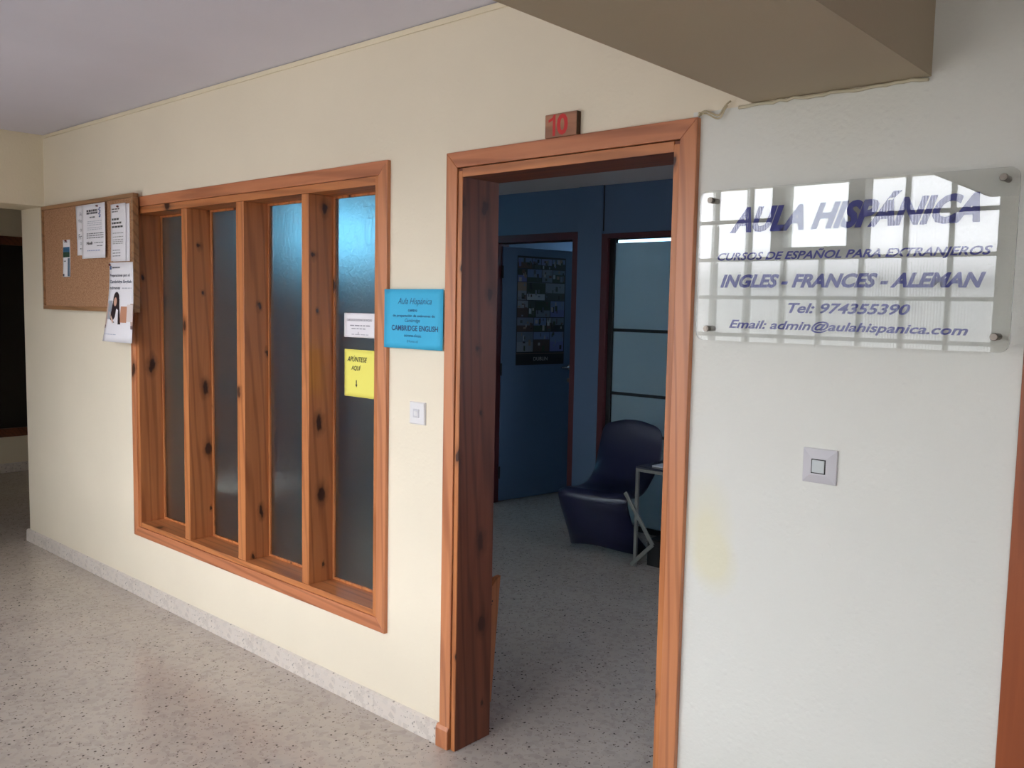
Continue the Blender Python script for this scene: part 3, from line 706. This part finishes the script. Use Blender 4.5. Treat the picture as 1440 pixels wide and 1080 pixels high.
# number plaque
t = empty('number_plaque', (.506, 0, 2.131)); tag(t, 'small wooden plaque with red number 10 standing on the door frame', 'sign')
box('plaque_block', M['plaque'], .444, .568, -.020, -.0005, 2.1315, 2.203, t, .002)
box('plaque_side', M['plaqueside'], .568, .5695, -.0195, -.001, 2.132, 2.202, t)
def red(txt, x0, x1, z0, z1, y):
    v, f = text_geo(txt, x0, x1, z0, z1, y, bold=.03); me = bpy.data.meshes.new('numeral'); me.from_pydata([(a-.506, b, c-2.131) for a, b, c in v], [], f); me.materials.append(M['redpaint'])
    return link('numeral', me, t, (.506, 0, 2.131))
me = bpy.data.meshes.new('numeral'); me.from_pydata([(x-.506, -.0206, z-2.131) for x, z in ((.476, 2.136), (.486, 2.136), (.486, 2.200), (.479, 2.200), (.474, 2.192), (.458, 2.186), (.459, 2.178), (.476, 2.184))], [], [(0, 1, 2, 3, 4, 5, 6, 7)]); me.materials.append(M['redpaint']); link('numeral', me, t, (.506, 0, 2.131)); red('0', .492, .535, 2.136, 2.200, -.0206)

# loose cable at the frame's corner
m = MB(); pts = []
for i in range(22):
    s = i/21; pts.append((.985+.095*s, -.012-.006*math.sin(s*9), 2.137+.010*math.sin(s*7.5)-.014*math.sin(s*PI)*(1-s)+.014*s))
m.tube(pts, .0026, 6); pts2 = [(p[0]+.004, p[1]-.004, p[2]-.004-.006*math.sin(i/21*PI)) for i, p in enumerate(pts)]; m.tube(pts2[2:20], .0022, 6)
m.tube([(.985, 0, 2.140), (.984, -.010, 2.142), (.992, -.018, 2.137), (.988, -.02, 2.131)], .0035, 6)
tag(m.done('loose_cable', M['cable'], org=(.985, 0, 2.137), smooth=True), 'loose cream cable stub curling at the door frame upper right corner', 'cable')

# ------------------------------------------------------------------ the acrylic sign
SX0, SX1, SZ0, SZ1 = 1.012, 1.782, 1.527, 1.926
sg = empty('acrylic_sign', (1.397, -.002, SZ0)); tag(sg, 'clear acrylic wall sign with indigo lettering on four steel standoffs', 'sign')
m = MB(); rr = .022; pts = []
for cx, cz, a0 in ((SX1-rr, SZ0+rr, -PI/2), (SX1-rr, SZ1-rr, 0), (SX0+rr, SZ1-rr, PI/2), (SX0+rr, SZ0+rr, PI)):
    for k in range(7): a = a0+k*PI/12; pts.append((cx+rr*math.cos(a), cz+rr*math.sin(a)))
SYF, SYB = -.036, -.030
pan = m.prism(pts, 1, SYF, SYB).done('acrylic_panel', M['acrylic'], sg, (1.397, SYB, SZ0))
pan.data.materials.append(M['acrylicedge'])
for p in pan.data.polygons:
    if abs(p.normal.y) < .5: p.material_index = 1
LY = SYB-.0008
def letters(txt, x0, x1, z0, z1, shear, bold):
    v, f = text_geo(txt, x0, x1, z0, z1, LY, shear, bold); me = bpy.data.meshes.new('lettering'); me.from_pydata([(a-1.397, b-LY, c-SZ0) for a, b, c in v], [], f); me.materials.append(M['letter'])
    return link('lettering', me, sg, (1.397, LY, SZ0))
letters('AULA HISPÁNICA', 1.100, 1.707, 1.811, 1.893, .38, .05)
letters('CURSOS DE ESPAÑOL PARA EXTRANJEROS', 1.068, 1.736, 1.734, 1.765, .32, .025)
letters('INGLES - FRANCES - ALEMAN', 1.079, 1.726, 1.668, 1.703, .32, .042)
letters('Tel: 974355390', 1.273, 1.571, 1.604, 1.630, .30, .025)
letters('Email: admin@aulahispanica.com', 1.110, 1.697, 1.555, 1.585, .30, .022)
for x, z in ((1.045, 1.901), (1.751, 1.904), (1.047, 1.558), (1.752, 1.561)):
    MB().lathe([(.0045, 0), (.0045, .046)], (x, 0, z), (0, -1, 0), 12).lathe([(.0075, .001), (.0075, .0295)], (x, 0, z), (0, -1, 0), 16).lathe([(.0085, .0362), (.0085, .0425), (.0075, .0445)], (x, 0, z), (0, -1, 0), 20).done('standoff', M['steel'], sg, (x, 0, z), smooth=False)

# ------------------------------------------------------------------ furniture in the room
def stacking_chair(loc, rz):
    prof = [(.318, .834, .11, .0, .0), (.316, .829, .15, 0, 0), (.308, .806, .200, 0, 0), (.292, .75, .228, 0, .01), (.268, .68, .235, 0, .025), (.232, .60, .240, 0, .035), (.185, .52, .232, 0, .04),
            (.13, .462, .222, .01, .03), (.06, .430, .222, .022, .01), (-.04, .415, .235, .026, 0), (-.14, .418, .247, .022, 0), (-.225, .432, .250, .010, 0), (-.275, .432, .250, -.004, 0), (-.305, .408, .250, 0, .01), (-.312, .365, .250, 0, .02),
            (-.302, .30, .249, 0, .05), (-.292, .22, .250, 0, .09), (-.276, .14, .256, 0, .14), (-.256, .07, .268, 0, .20), (-.238, .0, .285, 0, .27)]
    b = bmesh.new(); N = 20; g = []
    for j, (y, z, w_, dip, bk) in enumerate(prof):
        row = []
        for i in range(N+1):
            s = -1+2*i/N; a = abs(s)
            x = w_*(math.sin(s*PI/2)*.35+s*.65); yy_ = y+bk*a**3; zz = z-dip*(1-a*a)
            if 8 <= j <= 12: zz -= .030*a**8
            if j == len(prof)-1: zz = .062*max(0, 1-(a/.82)**2)+0.0
            if j == len(prof)-2: zz += .03*max(0, 1-a*a)
            if j < 3: zz -= .012*a**2*(3-j)
            row.append(b.verts.new((x, yy_, zz)))
        g.append(row)
    for j in range(len(g)-1):
        for i in range(N): b.faces.new((g[j][i], g[j][i+1], g[j+1][i+1], g[j+1][i]))
    m_ = MB(); m_.b.free(); m_.b = b
    o = m_.done('stacking_chair', M['chair'], smooth=True)
    s1 = o.modifiers.new('shell', 'SOLIDIFY'); s1.thickness = .011; s1.offset = 0
    s2 = o.modifiers.new('smooth', 'SUBSURF'); s2.levels = 2; s2.render_levels = 2
    o.location = loc; o.rotation_euler.z = rz; return o
tag(stacking_chair((-1.145, 2.655, .006), math.radians(10)), 'dark blue one-piece moulded plastic chair with curved cantilever seat', 'chair')

TX, TY, TZ = -.79, 2.40, .625
t = empty('side_table', (TX, TY, 0)); tag(t, 'low metal-framed side table with dark top beside the blue chair', 'table')
box('tabletop', M['darkglass'], TX, TX+.62, TY, TY+.48, TZ, TZ+.012, t, .002)
for x, y in ((TX, TY), (TX+.60, TY), (TX, TY+.46), (TX+.60, TY+.46)): box('leg', M['tablemetal'], x, x+.02, y, y+.02, 0, TZ, t, .002)
m = MB()
for a in ((TX+.02, TX+.60, TY, TY+.02), (TX+.02, TX+.60, TY+.46, TY+.48), (TX, TX+.02, TY+.02, TY+.46), (TX+.60, TX+.62, TY+.02, TY+.46)): m.box(a[0], a[1], a[2], a[3], TZ-.02, TZ-.001)
m.done('top_frame', M['tablemetal'], t, (TX, TY, TZ), .0015)
def bar(p, q, wd, th):
    p = Vector(p); q = Vector(q); d = (q-p).normalized(); n_ = Vector((0, 1, 0)); s_ = d.cross(n_).normalized()
    m_ = MB(); V = []
    for e_ in (p, q):
        for a, b_ in ((-1, -1), (1, -1), (1, 1), (-1, 1)): V.append(m_.b.verts.new(e_+s_*a*wd/2+n_*b_*th/2))
    for f in ((0, 1, 2, 3), (4, 7, 6, 5), (0, 4, 5, 1), (1, 5, 6, 2), (2, 6, 7, 3), (3, 7, 4, 0)): m_.b.faces.new([V[i] for i in f])
    return m_
bar((-.855, TY-.012, .462), (-.640, TY-.012, .165), .024, .010).done('brace', M['tablemetal'], t, (TX, TY, .2), .001)
bar((-.640, TY-.012, .168), (-.795, TY-.012, .012), .024, .010).done('brace', M['tablemetal'], t, (TX, TY, 0), .001)
box('back_panel', M['black'], TX+.03, TX+.60, TY+.42, TY+.455, .30, TZ-.021, t)
tag(box('storage_box', M['black'], TX+.05, TX+.55, TY+.08, TY+.44, 0.0, .17, bevel=.006), 'black low box standing on the floor under the side table', 'box')
bk = empty('booklet', (TX+.19, TY+.13, TZ+.012)); tag(bk, 'thin white booklet lying on the dark side table top', 'booklet')
box('booklet_cover', M['paper'], TX+.08, TX+.30, TY+.06, TY+.22, TZ+.0125, TZ+.020, bk, .001)
box('booklet_pages', M['greyplastic'], TX+.083, TX+.302, TY+.063, TY+.217, TZ+.0135, TZ+.019, bk)

# umbrella stand behind the wall, left of the door opening
st = empty('umbrella_stand', (-.20, .30, 0)); tag(st, 'tapered wooden umbrella stand with a carved dot flower, behind the left jamb', 'stand')
M['standwood'] = wood('stand_wood', (176, 108, 66), (146, 84, 50), 'z', .0, .5)
cx_, cy_ = -.200, .292
def corner(sx, sy, z): k = .088+.020*(z/.5); return (cx_+sx*(k+.008), cy_+sy*k, z)
for sx, sy in ((1, 0), (-1, 0), (0, 1), (0, -1)):
    m = MB(); th = .014; N = 10
    def P_(u, z, inn):
        k = .088+.020*(z/.5)-(th if inn else 0); kk = .088+.020*(z/.5)-(0 if sx else th)
        return (cx_+sx*k, cy_+u*kk, z) if sx else (cx_+u*kk, cy_+sy*k, z)
    for inn in (0, 1): pass
    outer = []; inner = []
    for i in range(N+1):
        u = -1+2*i/N; top = .515 - .028*math.cos(u*PI*.5)**2 + .012*math.cos(u*PI*2)
        outer.append((m.b.verts.new(P_(u, 0, 0)), m.b.verts.new(P_(u, top, 0)))); inner.append((m.b.verts.new(P_(u, 0, 1)), m.b.verts.new(P_(u, top, 1))))
    for i in range(N):
        m.b.faces.new((outer[i][0], outer[i+1][0], outer[i+1][1], outer[i][1])); m.b.faces.new((inner[i][0], inner[i][1], inner[i+1][1], inner[i+1][0]))
        m.b.faces.new((outer[i][1], outer[i+1][1], inner[i+1][1], inner[i][1])); m.b.faces.new((outer[i][0], inner[i][0], inner[i+1][0], outer[i+1][0]))
    for i in (0, N): m.b.faces.new((outer[i][0], outer[i][1], inner[i][1], inner[i][0]))
    m.done('side_panel', M['standwood'], st, (cx_, cy_, 0))
box('stand_bottom', M['standwood'], cx_-.073, cx_+.073, cy_-.073, cy_+.073, .01, .025, st)
m = MB()
for du, dz in ((0, .014), (.012, .005), (.008, -.009), (-.008, -.009), (-.012, .005), (-.035, -.05), (.0, -.03), (.0, 0)):
    z = .425+dz; m.lathe([(.0035, 0), (.0035, .0008)], (cx_+.088+.020*(z/.5), cy_+.055+du, z), (1, 0, 0), 8)
m.done('carved_dots', M['black'], st, (cx_, cy_, 0))['kind'] = 'stuff'

# pale round table, seen only as a blur through the frosted panes
M['paletop'] = plain('pale_laminate', (226, 224, 220), .35)
t = empty('round_table', (-2.02, .52, 0)); tag(t, 'pale round pedestal table blurred behind the lower frosted panes', 'table')
MB().lathe([(.245, 0), (.25, .004), (.25, .022), (.244, .026)], (-2.02, .52, .60), (0, 0, 1), 40).done('tabletop', M['paletop'], t, (-2.02, .52, .60), smooth=False)
MB().lathe([(.025, 0), (.025, .59)], (-2.02, .52, .012), (0, 0, 1), 16).done('pedestal', M['tablemetal'], t, (-2.02, .52, 0), smooth=True)
MB().lathe([(.17, 0), (.17, .006), (.05, .018), (.026, .03)], (-2.02, .52, 0), (0, 0, 1), 32).done('foot_plate', M['tablemetal'], t, (-2.02, .52, 0), smooth=False)
